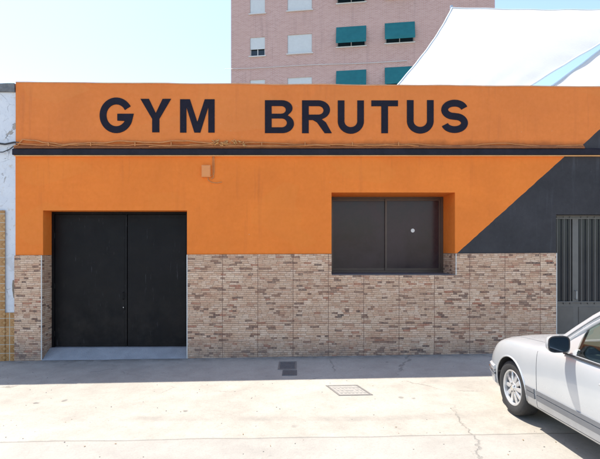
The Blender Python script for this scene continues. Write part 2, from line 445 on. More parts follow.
# ================================================================== GYM BUILDING
gym = empty('gym_building', (0, 0, 0), 'single-storey orange and dark blue gym with stone tiled base and painted GYM BRUTUS lettering', 'building')
GX0, GX1 = X(43), X(187)              # garage opening
WX0, WX1, WZ0, WZ1 = X(331.5), X(455), Z(275), Z(192.5)
DX0, DX1 = X(556), X(556) + 1.75      # barred door opening
LX, RX = X(15.5), 7.6
GZ1 = Z(210.5); DZ1 = Z(214.5)
CT = 1.862                            # top of the stone cladding
holes = [(GX0, GX1, -1, GZ1), (WX0, WX1, WZ0, WZ1), (DX0, DX1, -1, DZ1)]
def tilt_top(o, f):
    for v in o.data.vertices: v.co.z = f(v.co)
    return o
def ct(x): return CT + (x - 1.)*.0045
# painted masonry above the stone
bm = holed(B(), LX, RX, CT, 3.655, holes, 0, .95, .5)
for v in bm.verts:
    if abs(v.co.z - CT) < 1e-5: v.co.z = ct(v.co.x)
wall = obj('wall', bm, M['wall'], gym)
# dark plain wall around the barred door down to the ground (to the right of the stone)
for a, b_ in ((DX1, RX),):
    bm = holed(B(), a, b_, -.4, CT, [], .004, .95, .5)
    for v in bm.verts:
        if abs(v.co.z - CT) < 1e-5: v.co.z = ct(v.co.x) - .002
    obj('lower_wall', bm, M['wall'], gym)
# parapet
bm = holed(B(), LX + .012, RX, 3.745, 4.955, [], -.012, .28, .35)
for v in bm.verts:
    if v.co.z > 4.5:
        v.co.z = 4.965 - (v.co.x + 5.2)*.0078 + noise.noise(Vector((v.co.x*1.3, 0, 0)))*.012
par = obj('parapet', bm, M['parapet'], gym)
bm = B()
n = 60
tops = []
for i in range(n+1):
    x = LX + .012 + (RX - LX - .012)*i/n
    z = 4.966 - (x + 5.2)*.0078 + noise.noise(Vector((x*1.3, 0, 0)))*.012 + noise.noise(Vector((x*6, 4, 0)))*.006
    tops.append([bm.verts.new((x, y, zz)) for y, zz in ((-.020, z-.004), (-.016, z+.018), (.285, z+.018), (.285, z-.004))])
for i in range(n):
    for k in range(4): bm.faces.new((tops[i][k], tops[i+1][k], tops[i+1][(k+1) % 4], tops[i][(k+1) % 4]))
bm.faces.new(tops[0]); bm.faces.new(tops[-1])
obj('parapet_cap', bm, simple('orange_cap_render', (.66, .30, .13), .8, var=.3, nscale=5, bump=.01), par)
# ledge: slab edge painted dark, thin pale drip line beneath
bm = B()
n = 80; prev = None
for i in range(n+1):
    x = LX - .02 + (RX - LX + .02)*i/n
    w = noise.noise(Vector((x*.9, 2, 0)))*.008 + noise.noise(Vector((x*5, 2, 0)))*.004
    prof = [(q[0], q[1]-.042) for q in [(.10, 3.701), (-.062, 3.688+w), (-.070, 3.697+w), (-.068, 3.788+w*.6), (-.058, 3.797+w*.6), (-.0125, 3.815+w), (.10, 3.815+w)]]
    cur = [bm.verts.new((x, y, z)) for y, z in prof]
    if prev:
        for k in range(len(prof)): bm.faces.new((prev[k], cur[k], cur[(k+1) % len(prof)], prev[(k+1) % len(prof)]))
    else: bm.faces.new(cur)
    prev = cur
bm.faces.new(prev)
ledge = obj('ledge', bm, M['navy'], gym)
bm = B(); box(bm, LX, RX, -.050, .0, 3.628, 3.644, .003)
obj('drip_edge', bm, simple('pale_orange_render', (.80, .40, .16), .8, var=.3, nscale=4), ledge)
bm = B()
for i in range(40):
    x0, x1 = LX + (X(583) - LX)*i/40, LX + (X(583) - LX)*(i+1)/40
    h0, h1 = [3.838 + .012*noise.noise(Vector((q*2.1, 8, 0))) for q in (x0, x1)]
    a = [bm.verts.new(p) for p in ((x0, -.056, 3.766), (x0, -.013, h0-.01), (x1, -.013, h1-.01), (x1, -.056, 3.766))]
    bm.faces.new(a)
bmesh.ops.remove_doubles(bm, verts=bm.verts, dist=.0005)
bmesh.ops.solidify(bm, geom=bm.faces[:], thickness=.01)
obj('mortar_fillet', bm, simple('dirty_orange_mortar', (.30, .10, .03), .85, var=.5, nscale=5, bump=.02, bscale=18), ledge)
# stone cladding
bm = holed(B(), LX - .004, X(555.3), -.4, CT, holes, -.03, .95, .4)
for v in bm.verts:
    if abs(v.co.z - CT) < 1e-5: v.co.z = ct(v.co.x) - .003
clad = obj('stone_cladding', bm, M['stone'], gym)
for a in ((GX0 - .018, GX0 - .001, -.036, -.031, -.06, ct(GX0) - .004), (GX1 + .001, GX1 + .018, -.036, -.031, -.06, ct(GX1) - .004),
          (WX1 + .001, WX1 + .016, -.036, -.031, WZ0, ct(2.8) - .004), (X(555.3) + .001, X(555.3) + .014, -.034, .0, -.05, ct(4.6) - .004)):
    obj('corner_trim', box(B(), *a), M['white_trim'], clad)
# roof behind the parapet, side walls
bm = B(); box(bm, LX + .02, RX - .02, .285, 7.5, 4.15, 4.35)
obj('roof', bm, M['roofing'], gym)
bm = B(); box(bm, LX + .02, RX - .02, 7.5, 7.75, -.3, 4.7); box(bm, RX - .25, RX - .004, .955, 7.5, -.3, 4.149); box(bm, LX + .004, LX + .25, .955, 7.5, -.3, 4.149)
obj('rear_wall', bm, M['plaster'], gym)
# niche backs so that the openings are closed and dark inside
# threshold
bm = B()
v = [bm.verts.new(p) for p in ((GX0+.002, -.05, gz(GX0)+.004), (GX1-.002, -.05, gz(GX1)+.004), (GX1-.002, .24, .110), (GX0+.002, .24, .100), (GX1-.002, .6, .115), (GX0+.002, .6, .105))]
bm.faces.new((v[0], v[1], v[2], v[3])); bm.faces.new((v[3], v[2], v[4], v[5]))
bmesh.ops.subdivide_edges(bm, edges=bm.edges[:], cuts=6, use_grid_fill=True)
for q in bm.verts: q.co.z += .006*noise.noise(q.co*5)
obj('threshold', bm, simple('smooth_cement_step', (.30, .30, .305), .8, var=.3, nscale=5, bump=.01), gym)

# ---- garage door
gd = tag(obj('garage_door', holed(B(), GX0+.003, GX1-.003, .100, GZ1-.003, [(GX0+.05, GX1-.05, -.1, GZ1-.045)], .30, .38), M['door'], gym))
for (a, b_) in ((GX0+.053, -3.262), (-3.248, GX1-.053)):
    bm = B(); box(bm, a, b_, .325, .36, .112, GZ1-.05, .004)
    # folded sheet: shallow raised field
    box(bm, a+.05, b_-.05, .3205, .3245, .17, GZ1-.11, .002)
    lf = obj('door_leaf', bm, M['door'], gd)
bm = B(); tube(bm, [(-3.32, .30, 1.00), (-3.32, .272, 1.02), (-3.32, .272, 1.12), (-3.32, .30, 1.14)], .007)
obj('handle', bm, M['door'], gd); bm = B()
box(bm, -3.335, -3.305, .308, .3195, .80, .86, .004)
obj('lock_plate', bm, M['door'], gd)
bm = B()
lathe(bm, [(.009, 0), (.009, .012)], Matrix.Translation((-3.325, .319, .85)) @ Matrix.Rotation(R(-90), 4, 'Z'), 16)
obj('lock', bm, M['steel'], gd)
for z in (.35, 1.25, 2.2):
    for x in (GX0+.05, GX1-.05): obj('hinge', tube(B(), [(x, .318, z-.05), (x, .318, z+.05)], .010), M['door'], gd)

# ---- window
wy = .71
win = obj('window', holed(B(), WX0+.003, WX1-.003, WZ0+.003, WZ1-.003, [(WX0+.045, WX1-.05, WZ0+.05, WZ1-.035)], wy, wy+.10), M['brown_metal'], gym)
mx = X(387, wy)
def sash(x0, x1, y, nm):
    z0, z1 = WZ0+.052, WZ1-.037
    f = obj('sash', holed(B(), x0, x1, z0, z1, [(x0+.035, x1-.035, z0+.045, z1-.04)], y, y+.03), M['brown_metal'], win)
    bm = B(); box(bm, x0+.03, x1-.03, y+.010, y+.018, z0+.04, z1-.035)
    obj('pane', bm, M['pane'], f)
sash(WX0+.047, mx+.03, wy+.045, 'l'); sash(mx-.035, WX1-.052, wy+.010, 'r')
bm = B()
lathe(bm, [(.038, 0), (.038, .002), (.036, .003)], Matrix.Translation((X(413, wy), wy+.0195, Z(230.5, wy))) @ Matrix.Rotation(R(-90), 4, 'Z'), 32)
obj('sticker', bm, M['sticker'], win)
bm = B(); box(bm, WX0+.002, WX1-.002, -.028, wy-.002, WZ0+.0005, WZ0+.012, .002)
obj('window_sill', bm, simple('dusty_grey_sill', (.12, .115, .12), .7, var=.3), gym)
# room behind
# ---- barred door (recessed a little)
dy = .16
bd = obj('barred_door', holed(B(), DX0+.003, DX1-.003, .03, DZ1-.003, [(DX0+.05, DX0+.39, .98, DZ1-.05), (DX0+.50, DX1-.06, .98, DZ1-.05)], dy, dy+.06), M['grey_metal'], gym)
tag(bd, 'grey metal door with glass behind vertical bars')
bm = B(); box(bm, DX0+.05, DX0+.385, dy+.035, dy+.042, .97, DZ1-.045); box(bm, DX0+.5, DX1-.06, dy+.035, dy+.042, .97, DZ1-.045)
obj('pane', bm, M['pane2'], bd)
bm = B()
for x in [DX0+.10, DX0+.225, DX0+.345] + [DX0+.55+.125*k for k in range(9)]:
    tube(bm, [(x, dy-.012, .93), (x, dy-.012, DZ1-.03)], .0095, 8)
for z in (.97, DZ1-.06): box(bm, DX0+.04, DX1-.05, dy-.020, dy-.003, z-.012, z+.012, .002)
obj('bars', bm, M['grey_metal'], bd)
bm = B()
for (a, b_) in ((DX0+.05, DX0+.40), (DX0+.50, DX1-.06)): box(bm, a, b_, dy-.010, dy-.001, .12, .88, .004)
obj('kick_panel', bm, simple('taupe_metal_panel', (.13, .115, .10), .5, .1, var=.2), bd)
bm = B(); tube(bm, [(DX0+.44, dy, 1.02), (DX0+.44, dy-.05, 1.03), (DX0+.44, dy-.05, 1.17), (DX0+.44, dy, 1.18)], .009)
obj('handle', bm, M['steel'], bd)

# ---- lettering
def arc(cx, cz, rx, rz, a0, a1, n=18):
    return [(cx + rx*math.cos(R(a0+(a1-a0)*i/n)), cz + rz*math.sin(R(a0+(a1-a0)*i/n))) for i in range(n+1)]
def stroke(path, w):
    P = [Vector(p) for p in path]; L, Q = [], []
    for i, p in enumerate(P):
        d0 = (P[i]-P[i-1]).normalized() if i else (P[1]-P[0]).normalized()
        d1 = (P[i+1]-P[i]).normalized() if i < len(P)-1 else d0
        n0, n1 = Vector((-d0.y, d0.x)), Vector((-d1.y, d1.x))
        nn = (n0+n1).normalized(); k = w/2/max(.35, nn.dot(n0))
        L.append(p+nn*k); Q.append(p-nn*k)
    return [tuple(q) for q in L + Q[::-1]]
T = .205
def glyph(ch, w):
    if ch == 'Y':
        s = T*1.05; c = w/2
        return [[(c-s/2, 0), (c+s/2, 0), (c+s/2, .40), (w, 1), (w-s*1.18, 1), (c, .575), (s*1.18, 1), (0, 1), (c-s/2, .40)]]
    if ch == 'M':
        s = T*.93
        return [[(0, 0), (s, 0), (s, .76), (w/2-s*.47, 0), (w/2+s*.47, 0), (w-s, .76), (w-s, 0), (w, 0), (w, 1), (w-s*1.55, 1), (w/2, .32), (s*1.55, 1), (0, 1)]]
    if ch == 'T':
        return [[(w/2-T/2, 0), (w/2+T/2, 0), (w/2+T/2, 1-T*.86), (w, 1-T*.86), (w, 1), (0, 1), (0, 1-T*.86), (w/2-T/2, 1-T*.86)]]
    if ch == 'U':
        return [stroke([(T/2, 1), (T/2, .38)] + arc(w/2, .36, w/2-T/2, .36-T*.43+.012, 180, 360, 20) + [(w-T/2, .38), (w-T/2, 1)], T)]
    if ch == 'G':
        rx, rz = w/2-T/2, .5-T*.44+.018
        return [stroke(arc(w/2, .5, rx, rz, 30, 338, 38) + [(w-T*.52, .445), (w*.53, .445)], T*1.0)]
    if ch == 'S':
        t_ = T*1.02; rx = w/2-t_/2; rz = (1.03-t_)/4
        zu, zl = 1.015-t_/2-rz, -.015+t_/2+rz
        return [stroke(arc(w/2, zu, rx, rz, 14, 250, 22) + arc(w/2, zl, rx, rz, 70, -166, 22), t_)]
    b = T*.86
    if ch == 'B':
        o = [(0, 0)] + [(w*.60, 0)] + arc(w*.60, .285, w*.40, .285, -90, 62, 14) + arc(w*.575, .76, w*.375, .24, -48, 90, 12) + [(0, 1)]
        h1 = [(T, b)] + arc(w*.58, (b+.445)/2, w*.40-T*.97, (.445-b)/2, -90, 90, 10) + [(T, .445)]
        h2 = [(T, .59)] + arc(w*.56, (.59+1-b)/2, w*.375-T*.93, (1-b-.59)/2, -90, 90, 10) + [(T, 1-b)]
        return [o, h1, h2]
    if ch == 'R':
        o = [(0, 0), (T, 0), (T, .40), (w*.36, .40), (w*.50, .33), (w*.76, 0), (w, 0), (w*.80, .33), (w*.66, .425)] + arc(w*.55, .71, w*.39, .29, -62, 90, 14) + [(0, 1)]
        h = [(T, .565)] + arc(w*.55, (.565+1-b)/2, w*.39-T*.97, (1-b-.565)/2, -90, 90, 10) + [(T, 1-b)]
        return [o, h]
lettering = None
spec = [('G', 100, 133.3, 98.9, 132.4), ('Y', 140.7, 171.4, 99.2, 132.6), ('M', 180.3, 214.8, 99.6, 132.9), ('B', 265, 294, 100.6, 133.4),
        ('R', 302, 331.8, 100.7, 133.5), ('U', 337.7, 363.8, 100.8, 133.2), ('T', 371.2, 397.8, 100.8, 133.5), ('U', 406.7, 433.4, 100.5, 133.0), ('S', 441, 467.6, 100.6, 132.8)]
def glyph_mesh(ch, px0, px1, py0, py1):
    H = Z(py0)-Z(py1); W = X(px1)-X(px0)
    cu = bpy.data.curves.new('g', 'CURVE'); cu.dimensions = '2D'; cu.fill_mode = 'BOTH'; cu.extrude = .004
    for poly in glyph(ch, W/H):
        sp = cu.splines.new('POLY'); sp.points.add(len(poly)-1); sp.use_cyclic_u = True
        for q, (a, b_) in zip(sp.points, poly): q.co = (a*H, b_*H, 0, 1)
    o = bpy.data.objects.new('g', cu); COL.objects.link(o)
    dg = bpy.context.evaluated_depsgraph_get(); me = bpy.data.meshes.new_from_object(o.evaluated_get(dg))
    bpy.data.objects.remove(o)
    bm = B(); bm.from_mesh(me); bpy.data.meshes.remove(me)
    for v in bm.verts: v.co = Vector((X(px0)+v.co.x, -.0165-v.co.z, Z(py1)+v.co.y))
    return bm
lettering = bpy.data.objects.new('sign_lettering', None); COL.objects.link(lettering); lettering.parent = gym
lettering['label'] = 'dark blue capitals reading GYM BRUTUS'
for s in spec:
    obj('letter', glyph_mesh(*s), M['letter'], lettering)

# ================================================================== things on the facade
jb = empty('junction_box', (X(206.5), -.03, Z(177.5)), 'small orange painted junction box with a cable stub below the dark ledge', 'junction box')
bm = B(); box(bm, X(202), X(211), -.05, -.001, Z(177.5), Z(165.5), .006); obj('box', bm, M['orange_box'], jb)
bm = B(); box(bm, X(202.6), X(210.4), -.056, -.051, Z(176.8), Z(166.2), .003); obj('lid', bm, M['orange_box'], jb)
bm = B()
tube(bm, [(X(213.8), -.062, 3.70), (X(214), -.010, 3.60), (X(214.2), -.008, 3.35), (X(213.5), -.012, 3.24), (X(211), -.02, 3.22)], .009)
tube(bm, [(X(213), -.010, 3.70), (X(212.6), -.009, 3.5), (X(213), -.010, 3.3), (X(211), -.02, 3.27)], .006)
tube(bm, [(X(208), -.02, Z(177)), (X(208.5), -.012, Z(180.5)), (X(212), -.012, Z(182.6)), (X(217), -.012, Z(183.2)), (X(222), -.012, Z(182.2))], .008)
obj('cable', bm, M['orange_cable'], jb)

def wav(px0, px1, base, amp, seed, y=-.03, step=4, slope=0.):
    out = []; p = px0
    while p <= px1:
        out.append((X(p), y + .008*noise.noise(Vector((p*.05, seed, 3))), Z(base + slope*(p-px0)) + amp*noise.noise(Vector((p*.021, seed, 0))) + amp*.35*noise.noise(Vector((p*.09, seed, 1)))))
        p += step
    return out
cab = empty('cable_run', (X(230), -.03, 3.80), 'bundle of sagging orange painted cables clipped above the dark ledge of the gym', 'cable')
bm = B()
tube(bm, [(X(15), -.035, Z(146.6)), (X(19), -.035, Z(145.4))] + [(x, y, z + .012) for x, y, z in wav(24, 214, 143.4, .085, 1.3, -.035)], .012)
obj('upper_cable', bm, M['orange_cable'], cab)
bm = B(); tube(bm, wav(18, 420, 145.8, .050, 5.2, -.05), .009); obj('middle_cable', bm, M['orange_cable'], cab)
bm = B(); tube(bm, wav(190, 582, 144.2, .045, 9.1, -.03, slope=.004), .008)
tube(bm, wav(150, 330, 147.0, .025, 12.1, -.066), .007); obj('lower_cable', bm, M['orange_cable'], cab)
for pk0, pk1, cnt in ((213, 229, 15), (232, 247, 8)):
  bm = B()
  for k in range(cnt):
    p = random.uniform(pk0, pk1); z0 = Z(143.8 + random.uniform(-2.8, 2.4))
    pts = [(X(p)+random.uniform(-.045, .045), -.045+random.uniform(-.025, .02), z0 + random.uniform(-.035, .03)) for _ in range(4)]
    tube(bm, pts, random.uniform(.006, .011), 6)
  obj('tape_knot', bm, M['tape'], cab, smooth=True)
for p in (50, 92, 136, 172, 262, 305, 352, 398): obj('clip', box(B(), X(p)-.008, X(p)+.008, -.062, -.004, Z(146.8), Z(142.9), .003), M['orange_cable'], cab)

# small things on the roof edge
vc = empty('vent_cap', (X(345, .15), .15, 4.93), 'small white domed cap poking up behind the parapet below the teal awning', 'vent')
bm = B()
bmesh.ops.create_uvsphere(bm, u_segments=24, v_segments=12, radius=.13, matrix=Matrix.Translation((X(345, .42), .42, 4.93)) @ Matrix.Diagonal((1, 1, .95, 1)))
obj('dome', bm, M['white_trim'], vc, smooth=True)
bm = B(); tube(bm, [(X(345, .42), .42, 4.345), (X(345, .42), .42, 4.92)], .06, 16); obj('pipe', bm, M['grey_metal'], vc)

# ================================================================== NEIGHBOUR ON THE LEFT
nb = empty('neighbour_house', (X(-60), 0, 0), 'white plastered house with ochre tiled base and grey cement coping, left of the gym', 'building')
NX0 = -11.0; NX1 = X(15.5) - .004
bm = holed(B(), NX0, NX1, -.5, 4.80, [(-9.6, -8.4, 0.02, 2.3), (-7.75, -6.6, 1.1, 2.5)], .012, .4, .5)
obj('wall', bm, M['plaster'], nb)
bm = B(); n = 50; prev = None
for i in range(n+1):
    x = NX0 + (NX1 - NX0)*i/n
    w = [noise.noise(Vector((x*4, k*3.3, 0)))*.022 for k in range(4)]
    prof = [(-.025+w[0]*.5, 4.80+w[1]*.5), (-.035+w[1]*.5, 4.955+w[2]), (.42, 4.97+w[3]), (.42, 4.80)]
    cur = [bm.verts.new((x, y, z)) for y, z in prof]
    if prev:
        for k in range(4): bm.faces.new((prev[k], cur[k], cur[(k+1) % 4], prev[(k+1) % 4]))
    else: bm.faces.new(cur)
    prev = cur
bm.faces.new(prev); obj('coping', bm, M['coping'], nb)
bm = holed(B(), NX0, NX1, -.5, Z(312.5), [(-9.6, -8.4, -1, 2.3)], -.012, .011)
box(bm, -6.4, X(5.6), -.028, -.0125, -.5, Z(210.5))
obj('tiled_base', bm, M['octile'], nb)
bm = B()
c0 = Vector((X(14.8), .0, Z(288)))
ring = []
for k in range(26):
    a = 2*math.pi*k/26; rr = 1 + .55*noise.noise(Vector((math.cos(a)*1.5, math.sin(a)*1.5, 4))) + .3*noise.noise(Vector((math.cos(a)*5, math.sin(a)*5, 9)))
    ring.append(bm.verts.new((min(NX1-.003, c0.x + math.cos(a)*.055*rr), .009, c0.z + math.sin(a)*.20*rr)))
f = bm.faces.new(ring); r = bmesh.ops.extrude_face_region(bm, geom=[f])
for v in r['geom']:
    if isinstance(v, bmesh.types.BMVert): v.co.y = .0118
obj('render_patch', bm, M['render'], nb)
bm = B(); box(bm, NX0, NX1-.002, .401, 7.5, 4.2, 4.4); obj('roof', bm, M['roofing'], nb)
bm = B(); box(bm, NX0+.02, NX1-.01, 7.501, 7.7, -.3, 4.7); obj('rear_wall', bm, M['plaster'], nb)
bm = B(); box(bm, -9.6, -8.4, .2, .25, 0, 2.3); obj('door', bm, M['brown_metal'], nb)
bm = B(); box(bm, -7.75, -6.6, .2, .25, 1.1, 2.5); obj('window', bm, M['pane'], nb)
bk = empty('black_cables', (X(2), -.02, Z(146)), 'black cables sagging across the white plaster at the far left', 'cable')
bm = B()
tube(bm, [(-9, -.03, Z(134)), (-7.4, -.03, Z(139.5)), (X(-18), -.03, Z(141)), (X(-4), -.03, Z(143.4)), (X(6), -.03, Z(144.6)), (X(15.5), -.035, Z(142.8)), (X(20), -.03, Z(143.6))], .017)
obj('cable', bm, M['black_cable'], bk)
bm = B()
tube(bm, [(-9, -.03, Z(141)), (-7.4, -.03, Z(147.5)), (X(-18), -.03, Z(150.5)), (X(-5), -.03, Z(152.6)), (X(4), -.03, Z(152.4)), (X(11), -.03, Z(149.5)), (X(15), -.035, Z(146.4)), (X(19), -.04, Z(145.2))], .009)
obj('cable', bm, M['black_cable'], bk)

# ================================================================== PINK BUILDING BEHIND
TH = R(-8.5); PY = 26.0
pk = empty('apartment_building', (X(231, PY), PY, 0), 'pink brick apartment block with teal awnings behind the gym roof', 'building')
pk.rotation_euler = (0, 0, TH)
ca, sa = math.cos(TH), math.sin(TH)
def local(px, y0=0.):       # facade x where column px meets the rotated facade plane
    # point = base + t*(ca,sa);  (px-XC)/F = (bx + t ca)/(D+PY + t sa)
    k = (px - XC)/F; bx = X(231, PY)
    return (k*(D+PY) - bx)/(ca - k*sa)
def lz(px, py):
    t_ = local(px); return CH + (HY - py)*(D + PY + t_*sa)/F
def pobj(name, bm, mat, parent=pk):
    me = bpy.data.meshes.new(name); bmesh.ops.recalc_face_normals(bm, faces=bm.faces); bm.to_mesh(me); bm.free(); me.materials.append(mat)
    o = bpy.data.objects.new(name, me); COL.objects.link(o); o.parent = parent; return o
wins = []
FH = 3.05
spots = [(250, 265, 79.8, 'w'), (287.5, 312, 77.4, 'w'), (337, 365.5, 71.0, 't'), (385.5, 414, 67.6, 't')]
hl = []
for px0, px1, py, k in spots:
    x0, x1, zt = local(px0), local(px1), lz((px0+px1)/2, py)
    for fl in range(-3, 3):
        wins.append((x0, x1, zt - 1.35 + fl*FH, zt + fl*FH, k if (fl+len(wins)) % 3 or fl == 0 else 'w'))
for extra in (15.4,):
    for fl in range(-3, 3): wins.append((extra, extra+1.9, lz(400, 67) - 1.35 + fl*FH, lz(400, 67) + fl*FH, 't' if fl % 2 else 'w'))
holes2 = [w[:4] for w in wins]
bm = holed(B(), 0, 18.2, -.5, 23.5, holes2, 0, .5)
pobj('wall', bm, M['brick'])
bm = B(); box(bm, .02, 18.18, .5, 12, -.5, 23.3); pobj('rear_volume', bm, M['brick'])
bm = B(); box(bm, -.15, 18.35, -.2, .55, 23.5, 23.8); pobj('cornice', bm, M['white_trim'])
for i, (x0, x1, z0, z1, k) in enumerate(wins):
    bm = B(); box(bm, x0, x1, .16, .24, z0, z1)
    w = pobj('window', bm, M['darkglass_far'])
    bm = B(); box(bm, x0-.08, x1+.08, -.09, .10, z0-.07, z0-.002); pobj('sill', bm, M['white_trim'], w)
    bm = holed(B(), x0+.002, x1-.002, z0+.002, z1-.002, [(x0+.06, (x0+x1)/2-.03, z0+.06, z1-.06), ((x0+x1)/2+.03, x1-.06, z0+.06, z1-.06)], .10, .158)
    pobj('frame', bm, M['white_trim'], w)
    if k == 'w':
        bm = B()
        z = z0 + .02 if i % 4 else z0 + .5
        while z < z1 - .01: box(bm, x0+.01, x1-.01, .045, .07, z, min(z+.048, z1)); z += .052
        pobj('shutter', bm, M['shutter'], w)
    else:
        bm = B()
        a = [bm.verts.new(p) for p in ((x0-.05, -.002, z1+.05), (x1+.05, -.002, z1+.05), (x1+.05, -.42, z0+.30), (x0-.05, -.42, z0+.30), (x0-.05, -.42, z0+.12), (x1+.05, -.42, z0+.12))]
        bm.faces.new((a[0], a[1], a[2], a[3])); bm.faces.new((a[3], a[2], a[5], a[4]))
        bmesh.ops.solidify(bm, geom=bm.faces[:], thickness=.012)
        pobj('awning', bm, M['teal'], w)
bm = B()
pts = [(local(225 + k*14), -.06, lz(225 + k*14, 69.5 - k*.62 + .35*math.sin(k*.8))) for k in range(14)]
tube(bm, pts, .022, 6); pobj('facade_cable', bm, M['white_trim'])

# ================================================================== WHITE SHADE SAILS OVER THE ROOF
def sail_pt(px, py, y): return Vector((X(px, y), y, Z(py, y)))
def sail(name, c, label, belly=.10, bow=.12):
    """c: four corner points, hollow-cut edges"""
    ctr = sum(c, Vector())/4
    root = empty(name, (ctr.x, ctr.y, 4.35), label, 'shade sail', 'white shade sails')
    n = 60
    nrm = (c[1]-c[0]).cross(c[3]-c[0]).normalized()
    def P(u, v):
        p = c[0]*(1-u)*(1-v) + c[1]*u*(1-v) + c[2]*u*v + c[3]*(1-u)*v
        # pull edges towards the middle (catenary cut)
        eu = 4*u*(1-u); ev = 4*v*(1-v)
        mid = (c[0]+c[1]+c[2]+c[3])/4
        k = bow*(eu*(1-ev) + ev*(1-eu))
        p = p + (mid - p)*k*.5
        return p + nrm*(belly*eu*ev + .008*math.sin(v*38 + 6*u)*(1-eu) + .008*math.sin(u*31+3*v)*(1-ev))
    bm = B(); g = [[bm.verts.new(P(i/n, j/n)) for j in range(n+1)] for i in range(n+1)]
    for i in range(n):
        for j in range(n): bm.faces.new((g[i][j], g[i+1][j], g[i+1][j+1], g[i][j+1]))
    bmesh.ops.solidify(bm, geom=bm.faces[:], thickness=.004)
    obj('canvas', bm, M['sail'], root, smooth=True)
    bm = B()
    for e in ([P(i/n, 0) for i in range(n+1)], [P(i/n, 1) for i in range(n+1)], [P(0, i/n) for i in range(n+1)], [P(1, i/n) for i in range(n+1)]):
        tube(bm, e, .022, 6)
    obj('hem', bm, M['sail_hem'], root)
    for q in (c[0], c[1], c[2], c[3]):
        bm = B(); tube(bm, [(q.x, q.y+.06, 4.30), (q.x, q.y+.06, q.z+.10)], .045, 12); obj('mast', bm, M['steel'], root)
    return root
sail('shade_sail', [sail_pt(386, 98, 2.6), sail_pt(511, 98, 2.6), sail_pt(668, 8, 6.4), sail_pt(452, 8, 6.4)], 'large white shade sail over the roof, its left edge crossing the pink brick block')
sail('shade_sail', [sail_pt(535, 98, 2.9), sail_pt(700, 98, 2.9), sail_pt(860, 0, 7.0), sail_pt(654, 2, 7.0)], 'white shade sail over the roof at the far right, beyond the thin gap of sky')

# ================================================================== COVERS IN THE GROUND
def cover(name, pxs, label, ya, yb, mat, skew=.0):
    x0, x1 = pxs
    cx, cy = (x0+x1)/2, (ya+yb)/2
    g = gz(cx, cy)
    root = empty(name, (cx, cy, g), label, 'access cover')
    def sk(bm):
        for v in bm.verts: v.co.x += (v.co.y-cy)*skew; v.co.z += (v.co.x-cx)*SL + (v.co.y-cy)*YS
        return bm
    bm = holed(B(), x0, x1, 0, 1, [(x0+.028, x1-.028, .06, .94)], 0, 1)
    for v in bm.verts: v.co = Vector((v.co.x, ya+(yb-ya)*v.co.z, g + (.007 if v.co.y > .5 else -.02)))
    obj('rim', sk(bm), M['steel_dull'], root)
    bm = B(); box(bm, x0+.032, x1-.032, ya+(yb-ya)*.065, yb-(yb-ya)*.065, g-.02, g+.0045, .002)
    lid = obj('lid', sk(bm), mat, root)
    w = x1-x0; h = yb-ya
    for i in range(3):
        for j in range(7):
            if i == 1 and 1 < j < 5: continue
            a = x0 + w*(.14+.115*j); b_ = ya + h*(.20+.24*i)
            obj('tread_block', sk(box(B(), a, a+w*.06, b_, b_+h*.13, g+.004, g+.009, .0015)), mat, lid)
    obj('name_plate', sk(box(B(), x0+w*.38, x0+w*.62, ya+h*.42, ya+h*.58, g+.004, g+.0085, .002)), mat, lid)
    return root
M['steel_dull'] = simple('worn_iron', (.20, .19, .18), .6, .3, var=.3, nscale=20)
M['cover_pale'] = simple('dusty_iron_cover', (.30, .285, .26), .7, .1, var=.25, nscale=18)
M['cover_dark'] = simple('dark_iron_cover', (.115, .12, .125), .6, .2, var=.3, nscale=18)
def gy(py):
    # ground z = YS*y : row -> depth
    k = (py-HY)/F
    return (CH - k*D)/(k + YS)
def gx(px, py): return (px-XC)*(D+gy(py))/F
cover('access_cover', (gx(332, 391), gx(365, 391)), 'pale dusty rectangular access cover in the sunlit pavement', gy(396.3), gy(386), M['cover_pale'], -.35)
cover('access_cover', (gx(278.5, 365), gx(296.5, 365)), 'dark iron access cover in the shaded strip below the stone tiles', gy(369.5), gy(361.5), M['cover_dark'], 0)
bm = B(); x0, x1 = gx(282.5, 372), gx(297, 372); box(bm, x0, x1, gy(375.5), gy(370.2), -.02, .008, .003)
for k in range(6): box(bm, x0+.02+k*.033, x0+.034+k*.033, gy(375), gy(370.8), .007, .013, .001)
for v in bm.verts: v.co.z += gz(x0+.1, v.co.y)
tag(obj('drain_grate', bm, M['cover_dark'], loc=(x0, gy(373), 0)), 'small dark drain grate touching the edge of the shade, in front of the dark cover', 'drain')

# litter: dry leaves, grit at the wall foot
bm = B()
for k in range(150):
    x = random.uniform(-6.3, 5.2); y = -abs(random.gauss(0, .10)) - .05 if random.random() < .7 else random.uniform(-4.2, -.1)
    s = random.uniform(.006, .016); g = gz(x, y)
    a = random.uniform(0, 6.28); tl = random.uniform(.1, .6)
    pts = []
    for q, rr in ((0, 1.), (.9, .45), (1.9, .5), (3.14, .9), (4.3, .5), (5.4, .45)):
        pts.append(bm.verts.new((x + s*rr*math.cos(a+q), y + s*rr*math.sin(a+q), g + .004 + s*rr*tl*abs(math.sin(q*1.3)))))
    bm.faces.new(pts)
tag(obj('dry_leaves', bm, simple('dry_leaf', (.22, .14, .06), .8, var=.5, nscale=30)), 'scattered dry leaves and litter along the foot of the wall', 'leaves', kind='stuff')
bm = B()
for k in range(260):
    x = random.uniform(-6.3, 5.2); y = random.uniform(-4.4, -.05)
    s = random.uniform(.003, .009)
    bmesh.ops.create_icosphere(bm, subdivisions=1, radius=s, matrix=Matrix.Translation((x, y, gz(x, y)+s*.4)) @ Matrix.Diagonal((1, 1.2, .6, 1)))
tag(obj('gravel_grit', bm, simple('grit', (.28, .26, .23), .9, var=.4, nscale=30)), 'loose grit scattered over the pavement', 'grit', kind='stuff')

